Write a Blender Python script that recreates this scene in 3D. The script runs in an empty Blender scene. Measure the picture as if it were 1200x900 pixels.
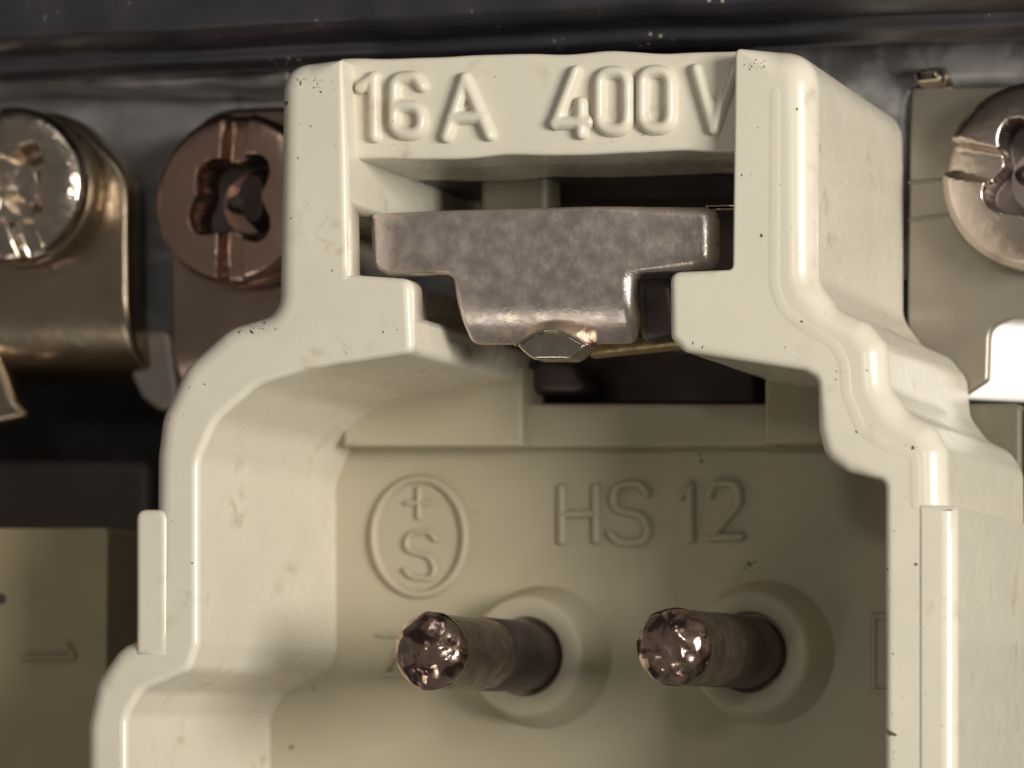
import bpy, bmesh, math, random
from mathutils import Vector, Matrix, noise
from mathutils.geometry import delaunay_2d_cdt
random.seed(7)
sc = bpy.context.scene
COL = sc.collection
# ------------------------------------------------------------------ camera
# 1 unit = 1 cm.  z = 0 is the front face of the insert, depths are given in mm (negative = deeper)
F, W, H = 4270.0, 1200.0, 900.0
DIST = 13.3
nz = -Vector((1480/F, -395/F, -1)).normalized()
ay = Vector((0, 1, 0)); ay = (ay - nz*ay.dot(nz)).normalized()
ax = ay.cross(nz)
C2W = Matrix((ax, ay, nz))                 # rows = world axes seen from the camera
CAMPOS = C2W @ Vector((0, 0, DIST))
cam = bpy.data.cameras.new("camera")
cam.lens = F/W*36.0; cam.sensor_width = 36
cam.clip_start = 0.1; cam.clip_end = 500
cam.dof.use_dof = True; cam.dof.focus_distance = DIST+0.02; cam.dof.aperture_fstop = 0.72
co = bpy.data.objects.new("camera", cam); COL.objects.link(co)
m4 = C2W.to_4x4(); m4.translation = CAMPOS
co.matrix_world = m4
sc.camera = co

def P(px, py, z=0.0):
    """point of the plane z (mm) seen at photo pixel px, py"""
    d = C2W @ Vector(((px-W/2)/F, -(py-H/2)/F, -1))
    t = (z*0.1-CAMPOS.z)/d.z
    return CAMPOS + d*t

# ------------------------------------------------------------------ world and lamps
w = bpy.data.worlds.new("World"); sc.world = w; w.use_nodes = True
bg = w.node_tree.nodes['Background']
bg.inputs[0].default_value = (1.0, 0.90, 0.78, 1); bg.inputs[1].default_value = 0.12
def area(name, loc, tgt, size, power, color, sy=None):
    l = bpy.data.lights.new(name, 'AREA'); l.energy = power; l.color = color
    l.shape = 'RECTANGLE'; l.size = size; l.size_y = sy or size
    o = bpy.data.objects.new(name, l); COL.objects.link(o)
    o.location = loc
    o.rotation_euler = (Vector(tgt)-Vector(loc)).to_track_quat('-Z', 'Y').to_euler()
    return o
area('key_lamp', (20.5, 1.5, 15.5), (0, 0, -.3), 8, 8200, (1.0, 0.945, 0.85), 9)
area('fill_lamp', (2, 14, 17), (0, 0, -.3), 8, 230, (1.0, 0.94, 0.85))
area('low_lamp', (-6, -14, 12), (-1, 0, -.5), 5, 210, (1.0, 0.93, 0.80))
area('small_lamp', (4.6, 2.2, 19), (0, 0, -.3), 1.3, 260, (1.0, 0.95, 0.86))
sc.view_settings.view_transform = 'Standard'; sc.view_settings.look = 'None'
sc.view_settings.exposure = 0.0; sc.view_settings.gamma = 1.0
sc.cycles.max_bounces = 10; sc.cycles.diffuse_bounces = 6; sc.cycles.glossy_bounces = 5
sc.cycles.use_denoising = True

# ------------------------------------------------------------------ materials
def mat(name, col, rough=0.5, metal=0.0, c2det=6, var=0.08, vscale=6, bump=0.02, bscale=60, spots=None, spec=0.5,
        sss=0.0, col2=None, c2scale=20, c2lo=.45, c2hi=.6, grime=None, coat=0.0, streak=None, rvar=0.0):
    m = bpy.data.materials.new(name); m.use_nodes = True
    nt = m.node_tree; N = nt.nodes; L = nt.links
    b = N['Principled BSDF']
    b.inputs['Metallic'].default_value = metal
    b.inputs['Roughness'].default_value = rough
    b.inputs['Specular IOR Level'].default_value = spec
    b.inputs['Coat Weight'].default_value = coat
    b.inputs['Coat Roughness'].default_value = 0.15
    tc = N.new('ShaderNodeTexCoord')
    def nz_(scale, detail=3, dist=0.0, vec=None):
        n = N.new('ShaderNodeTexNoise'); n.inputs['Scale'].default_value = scale
        n.inputs['Detail'].default_value = detail; n.inputs['Distortion'].default_value = dist
        L.new(vec or tc.outputs['Object'], n.inputs['Vector']); return n.outputs['Fac']
    def ramp(src, a, c):
        r = N.new('ShaderNodeMapRange'); r.inputs['From Min'].default_value = a; r.inputs['From Max'].default_value = c
        L.new(src, r.inputs['Value']); return r.outputs['Result']
    def mix(fac, a, c):
        x = N.new('ShaderNodeMix'); x.data_type = 'RGBA'
        L.new(fac, x.inputs[0])
        for v, s in ((a, 6), (c, 7)):
            if isinstance(v, tuple): x.inputs[s].default_value = (*v[:3], 1)
            else: L.new(v, x.inputs[s])
        return x.outputs[2]
    dk = tuple(c*(1-var) for c in col); lt = tuple(min(1, c*(1+var)) for c in col)
    c = mix(ramp(nz_(vscale), .3, .7), dk, lt)
    if col2: c = mix(ramp(nz_(c2scale, c2det, .6), c2lo, c2hi), c, col2)
    if grime:
        mul = N.new('ShaderNodeMath'); mul.operation = 'MULTIPLY'
        L.new(ramp(nz_(3.1, 2), .56, .68), mul.inputs[0]); L.new(ramp(nz_(13, 3, .3), .48, .80), mul.inputs[1])
        c = mix(mul.outputs[0], c, grime)
    if spots:
        v = N.new('ShaderNodeTexVoronoi'); v.inputs['Scale'].default_value = spots[1]
        L.new(tc.outputs['Object'], v.inputs['Vector'])
        r = N.new('ShaderNodeMapRange'); r.inputs['From Min'].default_value = spots[2]; r.inputs['From Max'].default_value = spots[2]*.6
        L.new(v.outputs['Distance'], r.inputs['Value'])
        g = N.new('ShaderNodeMath'); g.operation = 'MULTIPLY'
        L.new(r.outputs['Result'], g.inputs[0]); L.new(ramp(nz_(spots[3], 2), spots[4], spots[4]+.05), g.inputs[1])
        c = mix(g.outputs[0], c, spots[0])
    L.new(c, b.inputs['Base Color'])
    if rvar:
        rr = N.new('ShaderNodeMapRange'); rr.inputs['From Min'].default_value = .35; rr.inputs['From Max'].default_value = .65
        rr.inputs['To Min'].default_value = max(.05, rough-rvar); rr.inputs['To Max'].default_value = rough+rvar
        L.new(nz_(vscale*4, 5), rr.inputs['Value']); L.new(rr.outputs['Result'], b.inputs['Roughness'])
    if sss:
        b.inputs['Subsurface Weight'].default_value = sss
        b.inputs['Subsurface Radius'].default_value = (1, .8, .5)
        b.inputs['Subsurface Scale'].default_value = 0.03
    if bump:
        bp = N.new('ShaderNodeBump'); bp.inputs['Strength'].default_value = 1.0
        bp.inputs['Distance'].default_value = bump*0.1
        vec = None
        if streak:
            mp = N.new('ShaderNodeMapping'); mp.inputs['Scale'].default_value = streak
            L.new(tc.outputs['Object'], mp.inputs['Vector']); vec = mp.outputs['Vector']
        L.new(nz_(bscale, 4, 0, vec), bp.inputs['Height']); L.new(bp.outputs['Normal'], b.inputs['Normal'])
    return m

CREAM = (0.645, 0.605, 0.51)
M = {}
M['plastic'] = mat('cream_plastic', CREAM, .27, var=.035, vscale=3, bump=.003, bscale=9, sss=.0,
                   spots=((.16, .12, .07), 22, .075, 3.3, .53), grime=(.42, .35, .24), rvar=.03)
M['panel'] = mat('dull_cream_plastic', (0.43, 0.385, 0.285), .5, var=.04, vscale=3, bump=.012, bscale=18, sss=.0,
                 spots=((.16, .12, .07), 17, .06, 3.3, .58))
M['old_plastic'] = mat('olive_cream_plastic', (0.36, 0.30, 0.19), .5, var=.06, vscale=3, bump=.015, bscale=20)
M['olive'] = mat('olive_plate', (.13, .115, .08), .5, bump=.02)
M['recess'] = mat('shade_dark_recess_metal', (.10, .075, .07), .45, .6, bump=.03, bscale=25)  # shade inside the screw pits, put into a darker metal colour
M['dirt'] = mat('dark_dirt', (.09, .06, .035), .8, bump=.02)
M['black'] = mat('black_dusty_plastic', (.030, .028, .034), .36, var=.3, vscale=4, bump=.02, bscale=12,
                 spots=((.36, .33, .28), 26, .24, 4.0, .61))
M['steel_grey'] = mat('grey_zinc_plate', (.50, .485, .48), .42, .3, var=.2, vscale=5, bump=.01, bscale=8, col2=(.30, .30, .315), c2scale=3, c2det=2)
M['strip_grey'] = mat('scratched_grey_strip', (.42, .41, .41), .36, .4, var=.25, vscale=5, bump=.05, bscale=9, col2=(.22, .21, .215), c2scale=5)
M['nickel'] = mat('nickel_clamp', (.50, .41, .31), .27, 1, var=.12, vscale=4, bump=.03, bscale=12)
M['copper'] = mat('coppery_clamp', (.46, .34, .28), .33, 1, var=.12, vscale=4, bump=.03, bscale=12)
M['screw'] = mat('nickel_screw', (.62, .54, .46), .17, 1, var=.12, vscale=5, bump=.05, bscale=18, rvar=.06)
M['screw_copper'] = mat('coppery_screw', (.62, .42, .345), .27, 1, var=.10, vscale=5, bump=.03, bscale=18)
M['screw_rose'] = mat('rose_nickel_screw', (.56, .48, .43), .28, 1, var=.1, vscale=5, bump=.03, bscale=18)
M['satin'] = mat('satin_beige_metal', (.29, .26, .215), .42, .8, var=.10, vscale=4, bump=.03, bscale=5)
M['latch'] = mat('mottled_tinned_steel', (.72, .63, .595), .33, .92, c2det=3, var=.10, vscale=4, bump=.012, bscale=60,
                 col2=(.70, .62, .54), c2scale=11, c2lo=.46, c2hi=.70, rvar=.08)
M['warm_glint'] = mat('warm_glint_leaf', (.46, .35, .20), .42, 1, var=.1, bump=.05, bscale=30)  # warm glint on the latch's lower edge, painted as a golden metal tone
M['pin'] = mat('brown_tarnished_pin', (.215, .165, .13), .36, .9, var=.25, vscale=8, bump=.015, bscale=30,
               col2=(.14, .10, .085), c2scale=14, rvar=.10)
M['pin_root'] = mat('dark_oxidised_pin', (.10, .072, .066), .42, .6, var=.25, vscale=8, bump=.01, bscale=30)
M['pin_tip'] = mat('rough_coppery_pin_end', (.55, .41, .34), .17, 1, var=.25, vscale=20, bump=.02, bscale=18,
                   col2=(.14, .09, .085), c2scale=16, c2lo=.47, c2hi=.6)
M['white'] = mat('bright_white_plastic', (.93, .92, .90), .4, var=.01, bump=0)
M['dark'] = mat('black_back', (.03, .027, .03), .6, var=.3, bump=.02)
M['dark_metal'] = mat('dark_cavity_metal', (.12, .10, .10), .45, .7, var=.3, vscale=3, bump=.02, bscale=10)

# ------------------------------------------------------------------ object helpers
def link(name, me, m=None, parent=None, sharp=40, wn=True):
    if m: me.materials.append(m)
    for p in me.polygons: p.use_smooth = True
    me.set_sharp_from_angle(angle=math.radians(sharp))
    o = bpy.data.objects.new(name, me); COL.objects.link(o)
    if parent: o.parent = parent
    if wn:
        md = o.modifiers.new('weighted', 'WEIGHTED_NORMAL'); md.keep_sharp = True; md.weight = 80
    return o
def tag(o, label=None, cat=None, group=None, kind=None):
    if label: o['label'] = label
    if cat: o['category'] = cat
    if group: o['group'] = group
    if kind: o['kind'] = kind
    return o
def empty(name, label, cat, group=None, kind=None):
    o = bpy.data.objects.new(name, None); COL.objects.link(o); o.empty_display_size = .1
    return tag(o, label, cat, group, kind)

def rounded(pts, fil=0.0, closed=True, seg=14):
    """pts: (x, y[, corner radius px[, fillet mm]]) -> dense list of (x, y, fillet)"""
    n = len(pts); out = []
    P4 = [(p[0], p[1], p[2] if len(p) > 2 else 0, p[3] if len(p) > 3 else fil) for p in pts]
    for i, (x, y, r, f) in enumerate(P4):
        if r > 0: r = max(r, (f+.09)*35)
        if not closed and i in (0, n-1): out.append((x, y, f)); continue
        a = Vector(P4[i-1][:2]); b = Vector((x, y)); c = Vector(P4[(i+1) % n][:2])
        u = (a-b); v = (c-b); lu, lv = u.length, v.length
        if r <= 0 or lu < 1e-6 or lv < 1e-6: out.append((x, y, f)); continue
        u /= lu; v /= lv
        ang = u.angle(v)
        if ang > math.pi-0.02: out.append((x, y, f)); continue
        t = min(r/math.tan(ang/2), .49*lu, .49*lv)
        p0 = b+u*t; p1 = b+v*t
        for k in range(seg+1):
            s = k/seg
            q = p0*(1-s)**2 + b*2*s*(1-s) + p1*s*s
            out.append((q.x, q.y, f))
    return out

def densify(loop, step):
    out = []
    for i, a in enumerate(loop):
        b = loop[(i+1) % len(loop)]
        d = math.hypot(a[0]-b[0], a[1]-b[1]); k = max(1, int(d/step))
        for j in range(k):
            s = j/k; out.append(tuple(a[q]*(1-s)+b[q]*s for q in range(3)))
    return out

def slab(name, contour, zf, zb, m, parent=None, fillet=0.3, holes=(), seg=5, step=30, deform=None, grid=0,
         sharp=50, closed_back=True, jitter=0.0, draft=0.0):
    """solid with a filleted front edge; contour in photo pixels at depth zf (mm)"""
    bm = bmesh.new(); loops_front = []; loops_back = []
    for li, c in enumerate([contour]+list(holes)):
        lp = densify(rounded(c, fillet), step)
        w3 = [P(x, y, zf) for x, y, f in lp]; fl = [f*.1 for _, _, f in lp]
        if jitter:
            for k, q in enumerate(w3):
                d = noise.noise(q*5)*jitter*.1; q.x += d; q.y += noise.noise(q*5+Vector((9, 3, 1)))*jitter*.1
        n = len(w3)
        A = sum(w3[i].x*w3[(i+1) % n].y-w3[(i+1) % n].x*w3[i].y for i in range(n))
        sgn = 1 if A > 0 else -1
        if li > 0: sgn = -sgn
        nr = []
        for i in range(n):
            e0 = (w3[i]-w3[i-1]).to_2d(); e1 = (w3[(i+1) % n]-w3[i]).to_2d()
            e0.normalize(); e1.normalize()
            n0 = Vector((-e0.y, e0.x))*sgn; n1 = Vector((-e1.y, e1.x))*sgn
            s = n0+n1
            if s.length < 1e-5: s = n0.copy()
            s.normalize(); s *= min(1/max(s.dot(n0), .35), 1.8)
            nr.append(s)
        rings = []
        def ring(fn):
            r = []
            for i in range(n):
                off, dz = fn(fl[i])
                q = Vector((w3[i].x+nr[i].x*off, w3[i].y+nr[i].y*off, zf*.1-dz)); r.append(bm.verts.new(q))
            return r
        dr = draft*.1
        rings.append(ring(lambda f: (-dr, (zf-zb)*.1)))
        nb = max(1, int((zf-zb)/3)) if deform else 1
        if max(fl) > 0 and not deform and zf-zb > 1: rings.append(ring(lambda f: (0, f+.006)))
        for k in range(1, nb):
            rings.append(ring(lambda f: (-dr*(1-k/nb), (zf-zb)*.1*(1-k/nb)+f*k/nb)))
        if max(fl) > 0:
            for k in range(seg+1):
                a = k/seg*math.pi/2
                rings.append(ring(lambda f: (f*(1-math.cos(a)), f*(1-math.sin(a)))))
            rings.append(ring(lambda f: (f+.005, 0)))
        else: rings.append(ring(lambda f: (0, 0)))
        for a, b in zip(rings, rings[1:]):
            for i in range(n):
                j = (i+1) % n
                try: bm.faces.new((a[i], a[j], b[j], b[i]))
                except ValueError: pass
        loops_front.append(rings[-1]); loops_back.append(rings[0])
    def cap(loops, z, g, flip):
        vs = []; edges = []
        for lp in loops:
            s = len(vs); vs += [(v.co.x, v.co.y) for v in lp]
            edges += [(s+i, s+(i+1) % len(lp)) for i in range(len(lp))]
        allv = [v for lp in loops for v in lp]; nb_ = len(vs)
        if g:
            xs = [v[0] for v in vs]; ys = [v[1] for v in vs]
            y = min(ys)+g
            while y < max(ys):
                x = min(xs)+g
                while x < max(xs): vs.append((x+g*.2*random.uniform(-1, 1), y)); x += g
                y += g
        r = delaunay_2d_cdt([Vector(v) for v in vs], edges, [], 2, 1e-6)
        nv = []
        for k, c in enumerate(r[0]):
            orig = [o for o in r[3][k] if o < nb_]
            nv.append(allv[orig[0]] if orig else bm.verts.new((c.x, c.y, z)))
        for f in r[2]:
            q = [nv[i] for i in f]
            # inside test (holes, outside points)
            cx = sum(v.co.x for v in q)/len(q); cy = sum(v.co.y for v in q)/len(q); cnt = 0
            for lp in loops:
                for i in range(len(lp)):
                    a, b = lp[i].co, lp[(i+1) % len(lp)].co
                    if (a.y > cy) != (b.y > cy) and cx < (b.x-a.x)*(cy-a.y)/(b.y-a.y)+a.x: cnt += 1
            if cnt % 2 == 0 or len(set(q)) < 3: continue
            try: bm.faces.new(q if not flip else q[::-1])
            except ValueError: pass
    cap(loops_front, zf*.1, grid, False)
    if closed_back: cap(loops_back, zb*.1, grid if deform else 0, True)
    for v in [v for v in bm.verts if not v.link_faces]: bm.verts.remove(v)
    bmesh.ops.recalc_face_normals(bm, faces=bm.faces)
    if deform:
        for v in bm.verts: v.co = deform(v.co)
    me = bpy.data.meshes.new(name); bm.to_mesh(me); bm.free()
    return link(name, me, m, parent, sharp, wn=False)

def bend_down(ypx, xpx, zmm, Rmm, straight=True):
    """wrap everything below pixel row ypx back around a horizontal cylinder"""
    y0 = P(xpx, ypx, zmm).y; zf = zmm*.1; R = Rmm*.1
    def fn(c):
        if c.y >= y0: return c
        L_ = y0-c.y; th = min(L_/R, math.pi/2); rest = max(0, L_-R*math.pi/2)
        rad = R+(c.z-zf)
        return Vector((c.x, y0-rad*math.sin(th), zf-R+rad*math.cos(th)-rest))
    return fn

def strokes_bm(bm, paths, z, wpx, hmm, seg=10, tip=5):
    """rounded ridges along pixel paths lying on the plane z"""
    for path in paths:
        closed = path[0] == path[-1]
        pts = [P(x, y, z) for x, y, *_ in path]
        if closed: pts = pts[:-1]
        # resample
        dense = []; n = len(pts)
        for i in range(n if closed else n-1):
            a, b = pts[i], pts[(i+1) % n]; k = max(1, int((b-a).length/.02))
            for j in range(k): dense.append(a.lerp(b, j/k))
        if not closed: dense.append(pts[-1])
        r = wpx*.5/32.0*.1; h = hmm*.1
        rings = []; n = len(dense)
        items = []
        for i in range(n):
            p0 = dense[i-1] if (i > 0 or closed) else dense[i]; p1 = dense[(i+1) % n] if (i < n-1 or closed) else dense[i]
            t = (p1-p0); t.z = 0; t.normalize(); items.append((dense[i], t, 1.0))
        if not closed:
            s, t = items[0][0], items[0][1]; e, te = items[-1][0], items[-1][1]
            pre = [(s-t*r*math.sin(a), t, math.cos(a)) for a in [math.pi/2*k/tip*.97 for k in range(tip, 0, -1)]]
            post = [(e+te*r*math.sin(a), te, math.cos(a)) for a in [math.pi/2*k/tip*.97 for k in range(1, tip+1)]]
            items = pre+items+post
        for c, t, s in items:
            nrm = Vector((-t.y, t.x, 0)); rr = []
            for k in range(seg):
                a = math.tau*k/seg
                rr.append(bm.verts.new(c+nrm*(r*s*math.cos(a))+Vector((0, 0, h*math.sin(a)*math.sqrt(s)))))
            rings.append(rr)
        m_ = len(rings)
        for i in range(m_ if closed else m_-1):
            a, b = rings[i], rings[(i+1) % m_]
            for k in range(seg): bm.faces.new((a[k], a[(k+1) % seg], b[(k+1) % seg], b[k]))
        if not closed: bm.faces.new(rings[0]); bm.faces.new(rings[-1][::-1])
def ridge(name, paths, z, wpx, hmm, m, parent, **k):
    bm = bmesh.new(); strokes_bm(bm, paths, z, wpx, hmm, **k)
    bmesh.ops.recalc_face_normals(bm, faces=bm.faces)
    me = bpy.data.meshes.new(name); bm.to_mesh(me); bm.free()
    return link(name, me, m, parent, 60, wn=False)
def curve(pts, r=14, closed=False):
    q = [(x, y) for x, y, f in rounded([(p[0], p[1], p[2] if len(p) > 2 else r) for p in pts], 0, closed)]
    if closed: q.append(q[0])
    return q

def lathe(name, prof, centre, m, parent=None, n=64, rough=0.0, rs=10, top_noise=0.0, sharp=40):
    """prof: (radius mm, z mm) around a vertical (z) axis through centre (x, y)"""
    bm = bmesh.new(); rings = []
    for r, z in prof:
        if r <= 1e-6:
            rings.append([bm.verts.new((centre.x, centre.y, z*.1))]); continue
        rr = []
        for k in range(n):
            a = math.tau*k/n; v = Vector((centre.x+r*.1*math.cos(a), centre.y+r*.1*math.sin(a), z*.1))
            if rough: d = noise.noise(v*rs*1.0+Vector((3, 1, 7)))*rough*.1; v.x += d*math.cos(a); v.y += d*math.sin(a)
            rr.append(bm.verts.new(v))
        rings.append(rr)
    for a, b in zip(rings, rings[1:]):
        for k in range(n):
            j = (k+1) % n
            if len(b) == 1: bm.faces.new((a[k], a[j], b[0]))
            elif len(a) == 1: bm.faces.new((a[0], b[j], b[k]))
            else: bm.faces.new((a[k], a[j], b[j], b[k]))
    bmesh.ops.recalc_face_normals(bm, faces=bm.faces)
    me = bpy.data.meshes.new(name); bm.to_mesh(me); bm.free()
    return link(name, me, m, parent, sharp, wn=False)

# ================================================================== SETTING
slab('cabinet_back', [(-500, -400), (1700, -400), (1700, 1400), (-500, 1400)], -24, -25, M['dark'], fillet=0)
tag(bpy.data.objects['cabinet_back'], 'black back of the cabinet seen in the gaps between parts', None, kind='structure')

# ================================================================== CREAM INSERT
ins = empty('connector_insert', 'cream plastic 16 A 400 V plug insert with two tarnished pins and a metal latch', 'connector')
PL = M['plastic']
left = [(400, 70, 0, .12), (326, 72, 52, .8), (321, 366, 26, .8), (262, 383, 60, .8), (212, 428, 60, .8), (184, 488, 60, .8),
        (178, 535, 60, .8), (178, 742, 16, .6), (136, 758, 40, .7), (108, 798, 40, .7), (97, 850, 50, .7), (95, 1150, 0, .7),
        (148, 1150, 0, .3), (148, 840, 30, .3), (166, 810, 24, .3), (222, 786, 24, .3), (232, 755, 30, .3), (232, 540, 60, .3),
        (252, 494, 60, .3), (300, 452, 60, .3), (360, 433, 60, .3), (420, 423, 30, .3), (484, 413, 10, .3),
        (481, 326, 12, .35), (418, 322, 4, .25), (408, 322, 0, .25), (406, 183, 0, .3)]
la = slab('side_wall', left, 0, -14.3, PL, ins, seg=7, step=12)
right = [(861, 57, 6, .12), (952, 56, 46, 1.0), (952, 325, 40, .9), (977, 360, 30, .85), (1012, 375, 30, .85), (1034, 402, 30, .85),
         (1038, 452, 30, .85), (1060, 482, 30, .85), (1090, 497, 30, .85), (1106, 525, 30, .85), (1107, 610, 0, .8), (1107, 1150, 0, .8),
         (1036, 1150, 0, .3), (1036, 563, 8, .3), (990, 553, 34, .5), (964, 534, 34, .5), (956, 500, 40, .5), (957, 444, 8, .3),
         (940, 434, 22, .3), (800, 412, 16, .35), (784, 396, 14, .35), (784, 318, 12, .3), (858, 316, 2, .12)]
ra = slab('side_wall', right, 0, -14.3, PL, ins, seg=8, step=12)
cut = slab('cutter', [(350, 251, 0), (640, 251, 0), (640, 392, 0), (560, 388, 0), (466, 368, 0), (466, 322, 0), (350, 322, 0)], -1.2, -15, None, None, fillet=0)
md = la.modifiers.new('slot', 'BOOLEAN'); md.object = cut; md.solver = 'EXACT'; md.operation = 'DIFFERENCE'
bpy.context.view_layer.update()
ev = la.evaluated_get(bpy.context.evaluated_depsgraph_get())
nm = bpy.data.meshes.new_from_object(ev); la.modifiers.clear(); la.data = nm
bpy.data.objects.remove(cut)
# flanges outside both walls
slab('flange', [(158, 597, 4), (196, 597, 4), (196, 770, 0), (158, 770, 0)], .06, -12, PL, la, fillet=.25)
slab('flange', [(1077, 591, 0, .12), (1122, 593, 0, .12), (1120, 600, 0, .5), (1120, 1150, 0, .5), (1077, 1150, 0, .12)], .05, -14.3, PL, ra, fillet=.3, seg=6)
# moulding seam following the right rim
ridge('seam', [curve([(908, 110, 0), (907, 333, 40), (916, 360, 30), (938, 380, 30), (977, 403, 30), (989, 425, 30), (992, 462, 30),
              (1010, 505, 30), (1040, 524, 30), (1072, 532, 12), (1073, 590, 0)])], 0, 13, .013, PL, ra)
0 and ridge('seam', [curve([(1075, 598, 0), (1073, 900, 0), (1071, 1140, 0)])], 0, 10, .025, PL, ra)
# top bar with raised rating
BZ = -1.2
bar = slab('top_bar', [(398, 70, 0), (520, 66, 20), (700, 61, 20), (866, 59, 0), (872, 62, 0), (872, 177, 0), (760, 178, 30), (600, 183, 30), (398, 187, 0)],
           BZ, -7, PL, ins, fillet=.18, jitter=.10, step=9)
LW, LH = 17.5, .42
def oval(x0, x1, y0, y1, r):
    return curve([(x0, y0, r), (x1, y0, r), (x1, y1, r), (x0, y1, r)], r, True)
glyphs = [
 [[(425, 103), (440, 92)], [(440, 92), (441, 160)]],
 [curve([(496, 101), (489, 90, 10), (464, 92, 22), (463, 157, 20), (496, 158, 20), (496, 126, 18), (466, 124, 14), (463, 140)])],
 [[(525, 160), (547, 93)], [(547, 93), (575, 158)], [(532, 139), (567, 138)]],
 [[(676, 85), (653, 145)], [(653, 145), (690, 144)], [(683, 122), (683, 156)]],
 [oval(704, 737, 85, 153, 16)],
 [oval(754, 787, 84, 151, 16)],
 [[(818, 83), (838, 151)], [(838, 151), (861, 82)]],
]
for g in glyphs:
    o = ridge('raised_character', g, BZ, LW, LH, PL, bar)
    md = o.modifiers.new('fuse', 'REMESH'); md.mode = 'VOXEL'; md.voxel_size = .0065; md.use_smooth_shade = True
    md = o.modifiers.new('soften', 'SMOOTH'); md.factor = .5; md.iterations = 5

# floor of the cavity with ledges
PZ = -13.9; LZ = -11.6
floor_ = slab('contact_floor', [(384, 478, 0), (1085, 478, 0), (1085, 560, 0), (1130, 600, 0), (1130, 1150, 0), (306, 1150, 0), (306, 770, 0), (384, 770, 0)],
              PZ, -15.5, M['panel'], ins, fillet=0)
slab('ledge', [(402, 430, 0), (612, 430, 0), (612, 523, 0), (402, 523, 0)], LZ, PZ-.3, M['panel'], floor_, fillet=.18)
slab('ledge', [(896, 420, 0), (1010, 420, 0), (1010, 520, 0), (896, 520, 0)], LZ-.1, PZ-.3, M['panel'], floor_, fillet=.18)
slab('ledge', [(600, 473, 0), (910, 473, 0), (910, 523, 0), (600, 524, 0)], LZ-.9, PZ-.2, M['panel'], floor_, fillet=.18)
# raised oval approval mark and type
ell = [(493+54*math.cos(a), 629+68*math.sin(a)) for a in [math.tau*k/48 for k in range(48)]]
ell.append(ell[0])
ridge('raised_oval', [ell], PZ, 12, .34, M['panel'], floor_)
ridge('raised_plus', [[(492, 573), (492, 606)], [(478, 590), (506, 589)]], PZ, 8, .24, M['panel'], floor_)
S1 = curve([(511, 632, 0), (505, 623, 12), (480, 624, 14), (476, 645, 14), (505, 652, 14), (512, 668, 12), (505, 679, 10), (484, 677, 10), (476, 668, 0)])
ridge('raised_character', [S1], PZ, 8, .26, M['panel'], floor_)
big = [
 [[(660, 572), (660, 634)], [(700, 571), (700, 633)], [(660, 603), (700, 602)]],
 [curve([(759, 578), (752, 567, 14), (722, 568, 16), (719, 597, 16), (754, 604, 16), (762, 622, 16), (754, 636, 14), (726, 636, 14), (717, 626)])],
 [[(798, 582), (810, 569)], [(810, 569), (811, 632)]],
 [curve([(833, 580), (838, 566, 14), (866, 567, 16), (868, 590, 14), (834, 630, 3)]), [(834, 630), (869, 629)]],
]
for g in big: ridge('raised_character', g, PZ, 12, .34, M['panel'], floor_)
ridge('raised_character', [[(447, 744), (478, 744)], [(450, 790), (478, 746)], [(447, 790), (480, 790)]], PZ, 8, .22, M['panel'], floor_)
ridge('raised_character', [[(1024, 722), (1024, 810)], [(1024, 722), (1060, 722)], [(1024, 810), (1060, 810)]], PZ, 8, .16, M['panel'], floor_)

# contact pins on round bosses
px2mm = lambda z: (P(1, 0, z)-P(0, 0, z)).length*10
for i, (bx, by, zt) in enumerate([(615, 769, -.55), (877, 764, -1.0)]):
    c = P(bx, by, LZ)
    lathe('boss', [(2.98, PZ-.2), (2.86, PZ+.03), (2.76, PZ+.25), (2.45, LZ-.3), (2.33, LZ-.06), (2.2, LZ), (1.62, LZ), (1.55, LZ-.05), (1.53, LZ-.5), (0, LZ-.5)],
          c, M['panel'], floor_, n=96, sharp=60)
    R = 1.38
    pin = lathe('contact_pin', [(R, LZ-.6), (R, LZ+1)]+[(R, LZ+1+k*.8) for k in range(1, 12)]+[(R, zt-.45)], c, M['pin'], ins, n=72, rough=.03, rs=30)
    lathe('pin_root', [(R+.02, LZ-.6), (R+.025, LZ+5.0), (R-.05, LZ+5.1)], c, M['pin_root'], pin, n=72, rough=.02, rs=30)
    # lumpy sheared end
    bm = bmesh.new(); bmesh.ops.create_icosphere(bm, subdivisions=6, radius=1)
    for v in bm.verts:
        n_ = v.co.copy()
        v.co = Vector((n_.x*R*1.035, n_.y*R*1.035, max(n_.z, -.6)*.62))
        p = v.co + Vector((i*17.3, 4, 2))
        d = noise.noise(p*1.2)*.28+noise.noise(p*2.4)*.13+noise.noise(p*5)*.025
        k = .35 if n_.z < -.1 else 1
        rad = math.hypot(n_.x, n_.y)
        if n_.z > 0: v.co.z = .72*math.sqrt(max(0, 1-rad*rad))+d*.45*(1-.4*rad)
        v.co.x *= 1+d*.2*k; v.co.y *= 1+d*.2*k
        v.co = Vector((c.x, c.y, (zt-.4)*.1))+v.co*.1
    me = bpy.data.meshes.new('pin_end'); bm.to_mesh(me); bm.free()
    link('pin_end', me, M['pin_tip'], pin, 180, wn=False)

# latch
LTZ = -1.9
lt = slab('latch_plate', [(433, 250, 6), (520, 246, 60), (700, 241, 60), (838, 241, 5, .5), (839, 314, 5, .5), (748, 319, 5), (741, 326, 5, .4),
          (742, 380, 22, .4), (736, 416, 16), (541, 418, 16), (538, 385, 14), (530, 322, 10), (452, 322, 10), (436, 312, 12)],
          LTZ, LTZ-.6, M['latch'], ins, fillet=.2, seg=6, step=10, grid=.05, deform=bend_down(338, 640, LTZ, 2.3), sharp=60)
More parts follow.
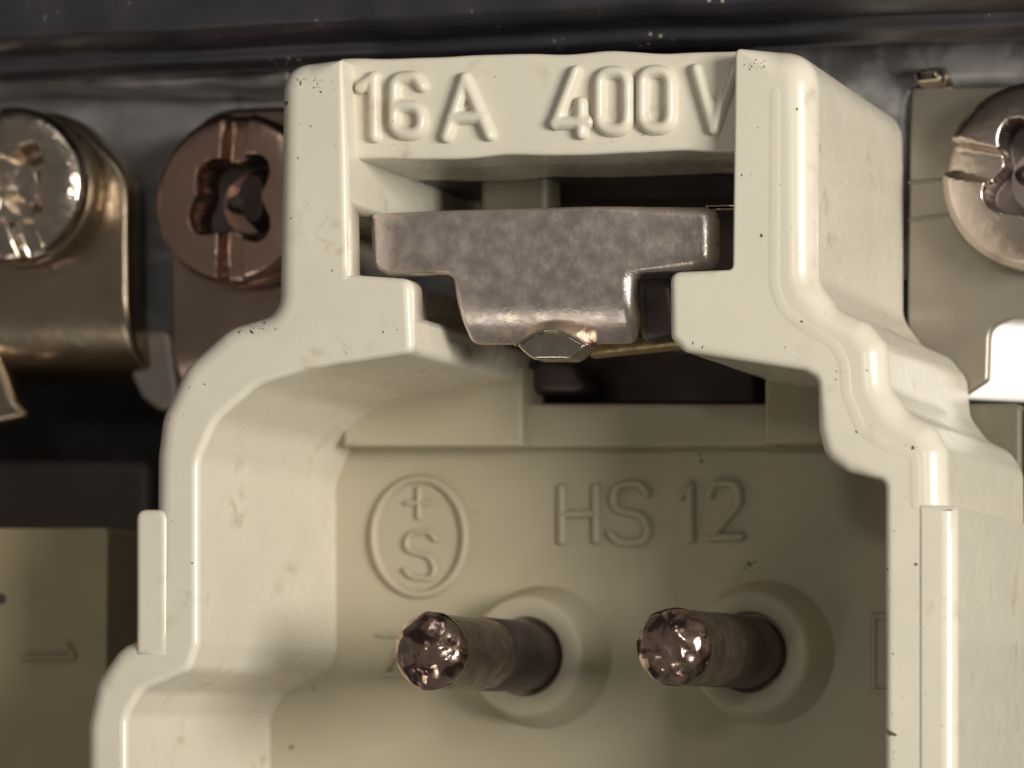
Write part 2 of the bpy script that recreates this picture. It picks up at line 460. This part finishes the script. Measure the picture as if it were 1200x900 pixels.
# stamped dimple lug under the tongue
lug = [(605+83*k/12, 404-17*math.sin(math.pi*k/12)) for k in range(13)]+[(688-83*k/12, 405+min(16, 24*math.sin(math.pi*k/12))) for k in range(1, 12)]
slab('latch_dimple', lug, LTZ-.1, LTZ-1.3, M['screw'], lt, fillet=.14, seg=5, step=6)
ridge('dimple_rim', [lug[:13]], LTZ-.1, 4, .12, M['screw'], lt)
slab('latch_spring', [(690, 398, 0), (800, 390, 20), (870, 398, 0), (870, 412, 0), (790, 408, 20), (690, 418, 0)], LTZ-3, LTZ-3.8, M['warm_glint'], lt, fillet=.25)
slab('latch_arm', [(826, 240, 0), (870, 239, 0), (870, 246, 0), (826, 247, 0)], LTZ-.8, LTZ-1.3, M['screw'], lt, fillet=.1)
slab('latch_web', [(430, 232, 0), (880, 232, 0), (880, 470, 0), (430, 470, 0)], -15.9, -16.6, M['dark_metal'], ins, fillet=0)
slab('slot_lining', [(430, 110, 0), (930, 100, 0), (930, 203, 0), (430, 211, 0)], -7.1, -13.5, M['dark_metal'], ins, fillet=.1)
slab('latch_carrier', [(562, 196, 4), (642, 196, 4), (642, 262, 4), (562, 262, 4)], -7.5, -9, M['olive'], lt, fillet=.3)
slab('latch_stem', [(745, 325, 6), (790, 325, 4), (800, 392, 10), (748, 405, 10)], LTZ-2.2, LTZ-7, M['dark_metal'], lt, fillet=.4)
slab('latch_foot', [(618, 418, 3), (670, 422, 6), (690, 462, 6), (618, 462, 3)], -13.0, -15, M['dark_metal'], lt, fillet=.4)

# grime specks stuck to the front
bm = bmesh.new()
specks = [(302, 604, 4), (272, 500, 2), (341, 875, 4), (367, 806, 3), (168, 640, 4), (187, 612, 5), (196, 488, 6), (192, 500, 4),
          (294, 388, 4), (281, 388, 3), (336, 121, 4), (330, 130, 3), (364, 148, 2), (376, 108, 3), (449, 389, 2), (389, 317, 2),
          (939, 377, 5), (1016, 434, 2), (1004, 506, 3), (1069, 526, 4), (812, 402, 3), (823, 407, 2), (869, 205, 2), (934, 128, 3),
          (892, 276, 3), (1046, 860, 6), (1141, 549, 3), (1157, 630, 3), (1192, 745, 4), (974, 242, 2), (1040, 228, 2), (1012, 350, 3),
          (1073, 661, 3), (1103, 760, 3), (1124, 762, 2), (1163, 836, 2), (186, 856, 2), (225, 660, 2), (243, 740, 2), (155, 665, 2),
          (1040, 667, 3), (349, 185, 2), (341, 256, 2), (222, 454, 2), (240, 450, 2), (310, 378, 3), (352, 98, 3)]
for k in range(70):
    specks.append((random.choice([random.uniform(185, 222), random.uniform(330, 396), random.uniform(866, 930), random.uniform(1046, 1066)]),
                   random.uniform(120, 890), random.uniform(.6, 1.5)))
for cx_, cy_, rx_, ry_, n_ in [(368, 96, 26, 8, 22), (334, 122, 5, 14, 12), (190, 490, 7, 22, 18), (176, 618, 12, 16, 20), (306, 382, 18, 7, 12),
                               (885, 76, 22, 6, 14), (330, 230, 4, 30, 12), (226, 440, 22, 18, 10), (105, 830, 5, 30, 10), (1056, 524, 20, 4, 8), (985, 430, 6, 14, 6)]:
    for k in range(n_): specks.append((random.gauss(cx_, rx_*.6), random.gauss(cy_, ry_*.6), random.uniform(.7, 2.0)))
floor_specks = [(822, 541, 5), (821, 533, 3), (878, 661, 5), (884, 659, 3), (873, 666, 3), (342, 876, 4), (640, 700, 2), (700, 850, 2), (560, 600, 2), (965, 640, 2)]
def inside(pt, poly):
    c = 0
    for i in range(len(poly)):
        a, b = poly[i], poly[(i+1) % len(poly)]
        if (a[1] > pt[1]) != (b[1] > pt[1]) and pt[0] < (b[0]-a[0])*(pt[1]-a[1])/(b[1]-a[1])+a[0]: c += 1
    return c % 2
from mathutils.bvhtree import BVHTree
bpy.context.view_layer.update()
dg = bpy.context.evaluated_depsgraph_get()
trees = [BVHTree.FromObject(q, dg) for q in (la, ra, floor_, bar)]
for x, y, s in specks+floor_specks:
    d = (P(x, y, 0)-CAMPOS).normalized()
    hits = [h for h in (t.ray_cast(CAMPOS, d) for t in trees) if h[0] is not None]
    if not hits: continue
    h = min(hits, key=lambda q: q[3]); c, nrm = h[0], h[1]
    if nrm.dot(d) > -.45: continue
    e1 = nrm.orthogonal().normalized(); e2 = nrm.cross(e1)
    r = s*.5/320*2.1
    a0 = random.uniform(0, 6.28); vs = []; asp = random.uniform(.5, 1)
    top = bm.verts.new(c+nrm*.0022)
    for k in range(9):
        a = math.tau*k/9; rr = r*random.uniform(.6, 1.25)
        u_, v_ = math.cos(a)*rr*1.3, math.sin(a)*rr*asp
        q = e1*(u_*math.cos(a0)-v_*math.sin(a0))+e2*(u_*math.sin(a0)+v_*math.cos(a0))
        vs.append(bm.verts.new(c+q-nrm*.0015))
    for k in range(9): bm.faces.new((vs[k], vs[(k+1) % 9], top))
me = bpy.data.meshes.new('dirt_specks'); bm.to_mesh(me); bm.free()
d = link('dirt_specks', me, M['dirt'], ins, 80, wn=False); d['kind'] = 'stuff'

# ================================================================== BLACK RAIL AND GREY STRIPS
bm = bmesh.new()
prof = []   # cross-section (y px at x=600, z mm)
for y, z in [(-160, -14), (-160, -6), (-120, -4.6), (12, -4.4), (24, -4.9), (33, -5.9), (37, -7.2), (42, -7.4), (54, -7.5), (64, -8.2), (69, -9.4), (70, -14)]:
    prof.append((P(600, y, z).y, z*.1))
NX = 90; xs = [P(-500, 0, -8).x+(P(1700, 0, -8).x-P(-500, 0, -8).x)*k/NX for k in range(NX+1)]
slope = .0  # rail runs parallel to the insert's top
rows = []
for x in xs:
    rows.append([bm.verts.new((x, y+(.009*noise.noise(Vector((x*2.2, y*2, 5)))+.012*x if j > 0 else 0), z+.003*noise.noise(Vector((x*3, y*3, 1))))) for j, (y, z) in enumerate(prof)])
for a, b in zip(rows, rows[1:]):
    for k in range(len(prof)-1): bm.faces.new((a[k], a[k+1], b[k+1], b[k]))
bm.faces.new(rows[0]); bm.faces.new(rows[-1][::-1])
bmesh.ops.recalc_face_normals(bm, faces=bm.faces)
me = bpy.data.meshes.new('rail'); bm.to_mesh(me); bm.free()
ro = link('gasket_rail', me, M['black'], None, 50)
md = ro.modifiers.new('bevel', 'BEVEL'); md.width = .02; md.segments = 3; md.limit_method = 'ANGLE'; md.angle_limit = .5
tag(ro, 'long black dusty plastic rail running across the top above everything', 'rail')

o = slab('mounting_plate', [(-200, 60, 0), (560, 40, 0), (560, 400, 0), (-200, 400, 0)], -14.6, -15.6, M['steel_grey'], None, fillet=.3)
tag(o, 'blue-grey metal plate behind the two screws left of the cream insert', 'metal plate')
o = slab('grey_strip', [(-200, 76, 4), (160, 76, 20), (340, 70, 0), (340, 96, 0), (120, 98, 0), (-200, 106, 4)], -11, -14.4, M['steel_grey'], None, fillet=.5, jitter=.3, step=20)
tag(o, 'narrow grey lip under the black rail at the left', 'metal strip')
o = slab('metal_lip', [(860, 50, 0), (930, 44, 10), (1000, 47, 10), (1080, 42, 10), (1320, 34, 0), (1320, 96, 0), (1105, 100, 6), (1075, 112, 4), (1060, 330, 0), (900, 330, 0)],
         -15, -17, M['strip_grey'], None, fillet=.5, jitter=.25, step=12)
tag(o, 'scratched grey metal lip between black rail and the right-hand bracket', 'metal strip')
o = slab('bent_tab', [(1066, 80, 6), (1108, 74, 8), (1109, 94, 6), (1072, 99, 6)], -13.6, -15.2, M['screw'], None, fillet=.5, jitter=.15, step=6)
tag(o, 'small shiny bent metal tab above the right-hand bracket', 'metal tab')

# ================================================================== SCREWS
def screw(name, cx, cy, rpx, z, m, ang, label, rec_rot=0.6, slot_w=13, tilt=(0, 0), thick=1.9):
    """pan head, straight slot through a star-shaped recess; a height field on a round grid"""
    root = empty(name, label, 'screw', 'terminal screws beside the cream insert')
    bm = bmesh.new(); R = rpx*px2mm(z); c = P(cx, cy, z)
    NR, NA = 64, 176; rings = []
    S = lambda e0, e1, x: (lambda t: t*t*(3-2*t))(max(0, min(1, (x-e0)/(e1-e0))))
    k = px2mm(z)
    def hgt(x, y):
        r = math.hypot(x, y)/R
        h = .32*(1-r**5)
        u = x*math.cos(ang)+y*math.sin(ang)     # across the slot
        v = -x*math.sin(ang)+y*math.cos(ang)
        dslot = 1-S(slot_w*k-.10, slot_w*k+.10, abs(u))
        a = math.atan2(y, x)-rec_rot
        rr = (.49+.09*math.cos(4*a)+.05*math.cos(3*a+1+cx))*R
        drec = 1-S(rr-.06, rr+.06, math.hypot(x, y))
        cone = max(0, 1-math.hypot(x, y)/(.62*R))
        hub = 1-S(.20*R, .32*R, math.hypot(x-.08*R, y-.03*R)*(1+.22*math.cos(3*a+2)))
        return h-max(.7*dslot, (1.9+.5*cone)*drec)+1.0*hub*drec
    ctr = bm.verts.new((0, 0, hgt(0, 0)))
    for i in range(1, NR+1):
        rr = R*(i/NR)**.95; ring = []
        for j in range(NA):
            a = math.tau*j/NA; x, y = rr*math.cos(a), rr*math.sin(a)
            e = S(.9, 1.0, i/NR)
            ring.append(bm.verts.new((x, y, hgt(x, y)-.18*e*e)))
        rings.append(ring)
    side = [bm.verts.new((v.co.x*1.0, v.co.y*1.0, -thick)) for v in rings[-1]]
    rings.append(side)
    for j in range(NA): bm.faces.new((ctr, rings[0][j], rings[0][(j+1) % NA]))
    for a, b in zip(rings, rings[1:]):
        for j in range(NA): bm.faces.new((a[j], b[j], b[(j+1) % NA], a[(j+1) % NA]))
    bm.faces.new(side[::-1])
    me = bpy.data.meshes.new('screw_head')
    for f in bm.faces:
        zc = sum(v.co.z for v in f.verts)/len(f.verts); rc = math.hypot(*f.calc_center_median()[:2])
        if zc < -.72 and rc < .8*R: f.material_index = 1  # deep faces get the colour with the pit's shade painted in
    bmesh.ops.scale(bm, vec=(.1, .1, .1), verts=bm.verts)
    bm.to_mesh(me); bm.free()
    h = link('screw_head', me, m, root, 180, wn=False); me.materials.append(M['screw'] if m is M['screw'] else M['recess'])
    sh = lathe('screw_shank', [(R*.5, -thick-5), (R*.5, -thick+.1), (0, -thick+.1)], Vector((0, 0, 0)), m, root, n=32)
    root.location = c; root.rotation_euler = (tilt[0], tilt[1], 0)
    return root
screw('terminal_screw', 12, 217, 82, -8.6, M['screw'], 0.35, 'shiny nickel screw with glinting recess at the left edge of the picture', .9, 12, (.05, .08))
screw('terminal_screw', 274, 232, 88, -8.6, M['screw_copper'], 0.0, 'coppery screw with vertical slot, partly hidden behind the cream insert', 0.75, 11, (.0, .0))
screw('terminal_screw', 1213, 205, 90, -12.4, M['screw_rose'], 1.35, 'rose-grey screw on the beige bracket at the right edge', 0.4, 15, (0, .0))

# ================================================================== CLAMP BRACKETS
g = 'terminal clamps left of the insert'
b1 = empty('clamp_bracket', 'brownish nickel clamp plate with bright bend under the leftmost screw', 'clamp', g)
slab('clamp_plate', [(-110, 560, 0), (-110, 200, 70), (-60, 132, 70), (80, 130, 75), (149, 200, 70), (150, 420, 20), (158, 470, 20), (190, 560, 0)], -10.8, -12.0, M['nickel'], b1,
     fillet=.28, step=14, grid=.06, deform=bend_down(350, 60, -10.8, 3.2), sharp=60)
b2 = empty('clamp_bracket', 'coppery clamp plate under the slotted screw beside the cream insert', 'clamp', g)
slab('clamp_plate', [(200, 560, 0), (199, 230, 60), (230, 128, 70), (360, 122, 70), (420, 230, 70), (420, 560, 0)], -10.8, -12.0, M['copper'], b2,
     fillet=.28, step=14, grid=.06, deform=bend_down(400, 280, -10.8, 2.6), sharp=60)
o = slab('bent_lug', [(148, 384, 4), (200, 384, 6), (206, 430, 20), (212, 470, 20), (190, 486, 20), (164, 466, 12), (152, 440, 20)], -12.6, -13.6,
         mat('greyed_metal_lug', (.42, .36, .33), .5, .6, bump=.03, bscale=14), None, fillet=.35)
tag(o, 'small grey metal lug in the gap between the two left clamps', 'metal lug')
o = slab('clamp_edge', [(-120, 400, 0), (-10, 404, 20), (6, 440, 30), (16, 468, 30), (34, 488, 14), (-120, 520, 0)], -11.2, -12, M['nickel'], None, fillet=.3)
tag(o, 'curved edge of another clamp low at the left edge of the picture', 'clamp')

# ================================================================== NEIGHBOURING MODULE lower left
nb = empty('neighbour_module', 'dull olive-cream plastic module marked 1 at the lower left', 'connector module')
bo = slab('module_body', [(-300, 620, 0), (126, 618, 3), (121, 1150, 0), (-300, 1150, 0)], -8.5, -16, M['old_plastic'], nb, fillet=.12)
ridge('raised_character', [[(30, 771), (88, 770)], [(88, 770), (80, 757)]], -8.5, 8, .3, M['old_plastic'], nb)
ridge('chip_mark', [[(-6, 700), (2, 702)]], -8.5, 14, .06, M['dirt'], nb)

o = slab('dark_block', [(-300, 536, 0), (175, 540, 12), (175, 720, 0), (-300, 720, 0)], -14, -18, mat('dark_brown_block', (.075, .06, .055), .5, bump=.03), None, fillet=.4)
tag(o, 'dark brown block in the shadow just above the olive-cream module', 'terminal block')

# ================================================================== RIGHT BRACKET
o = empty('terminal_bracket', 'satin beige metal bracket with a rounded notch, right of the insert', 'bracket')
slab('bracket_plate', [(1070, 101, 4), (1330, 96, 0), (1330, 374, 0), (1186, 374, 26), (1160, 384, 26), (1158, 446, 4), (1128, 466, 0), (1060, 466, 0), (1066, 101, 0)],
     -14.5, -14.95, M['satin'], o, fillet=.15, step=16, grid=.08)
ridge('fold_line', [[(1066, 214), (1100, 211), (1128, 212)], [(1066, 258), (1100, 253), (1136, 252)]], -14.5, 5, .06, M['satin'], o)
o = slab('white_block', [(1128, 372, 0), (1360, 352, 0), (1360, 470, 0), (1128, 470, 0)], -15.6, -18, M['white'], None, fillet=.3)
pc = P(1180, 420, -15.6)
o.matrix_world = Matrix.Translation(pc) @ Matrix.Rotation(math.radians(32), 4, 'Y') @ Matrix.Translation(-pc)
tag(o, 'brightly lit white piece showing through the notch of the right bracket', 'plastic block')
o = slab('olive_cover', [(1100, 473, 0), (1197, 473, 2), (1197, 760, 0), (1100, 760, 0)], -14.6, -18, M['old_plastic'], None, fillet=.2)
o.data.materials[0] = M['olive']
tag(o, 'dull olive plate under the white piece at the right edge', 'cover plate')
o = slab('olive_cover', [(1201, 474, 2), (1400, 474, 0), (1400, 760, 0), (1201, 760, 0)], -14.75, -18, M['old_plastic'], None, fillet=.2)
o.data.materials[0] = M['olive']
tag(o, 'second olive plate beyond a thin dark joint at the right edge', 'cover plate')
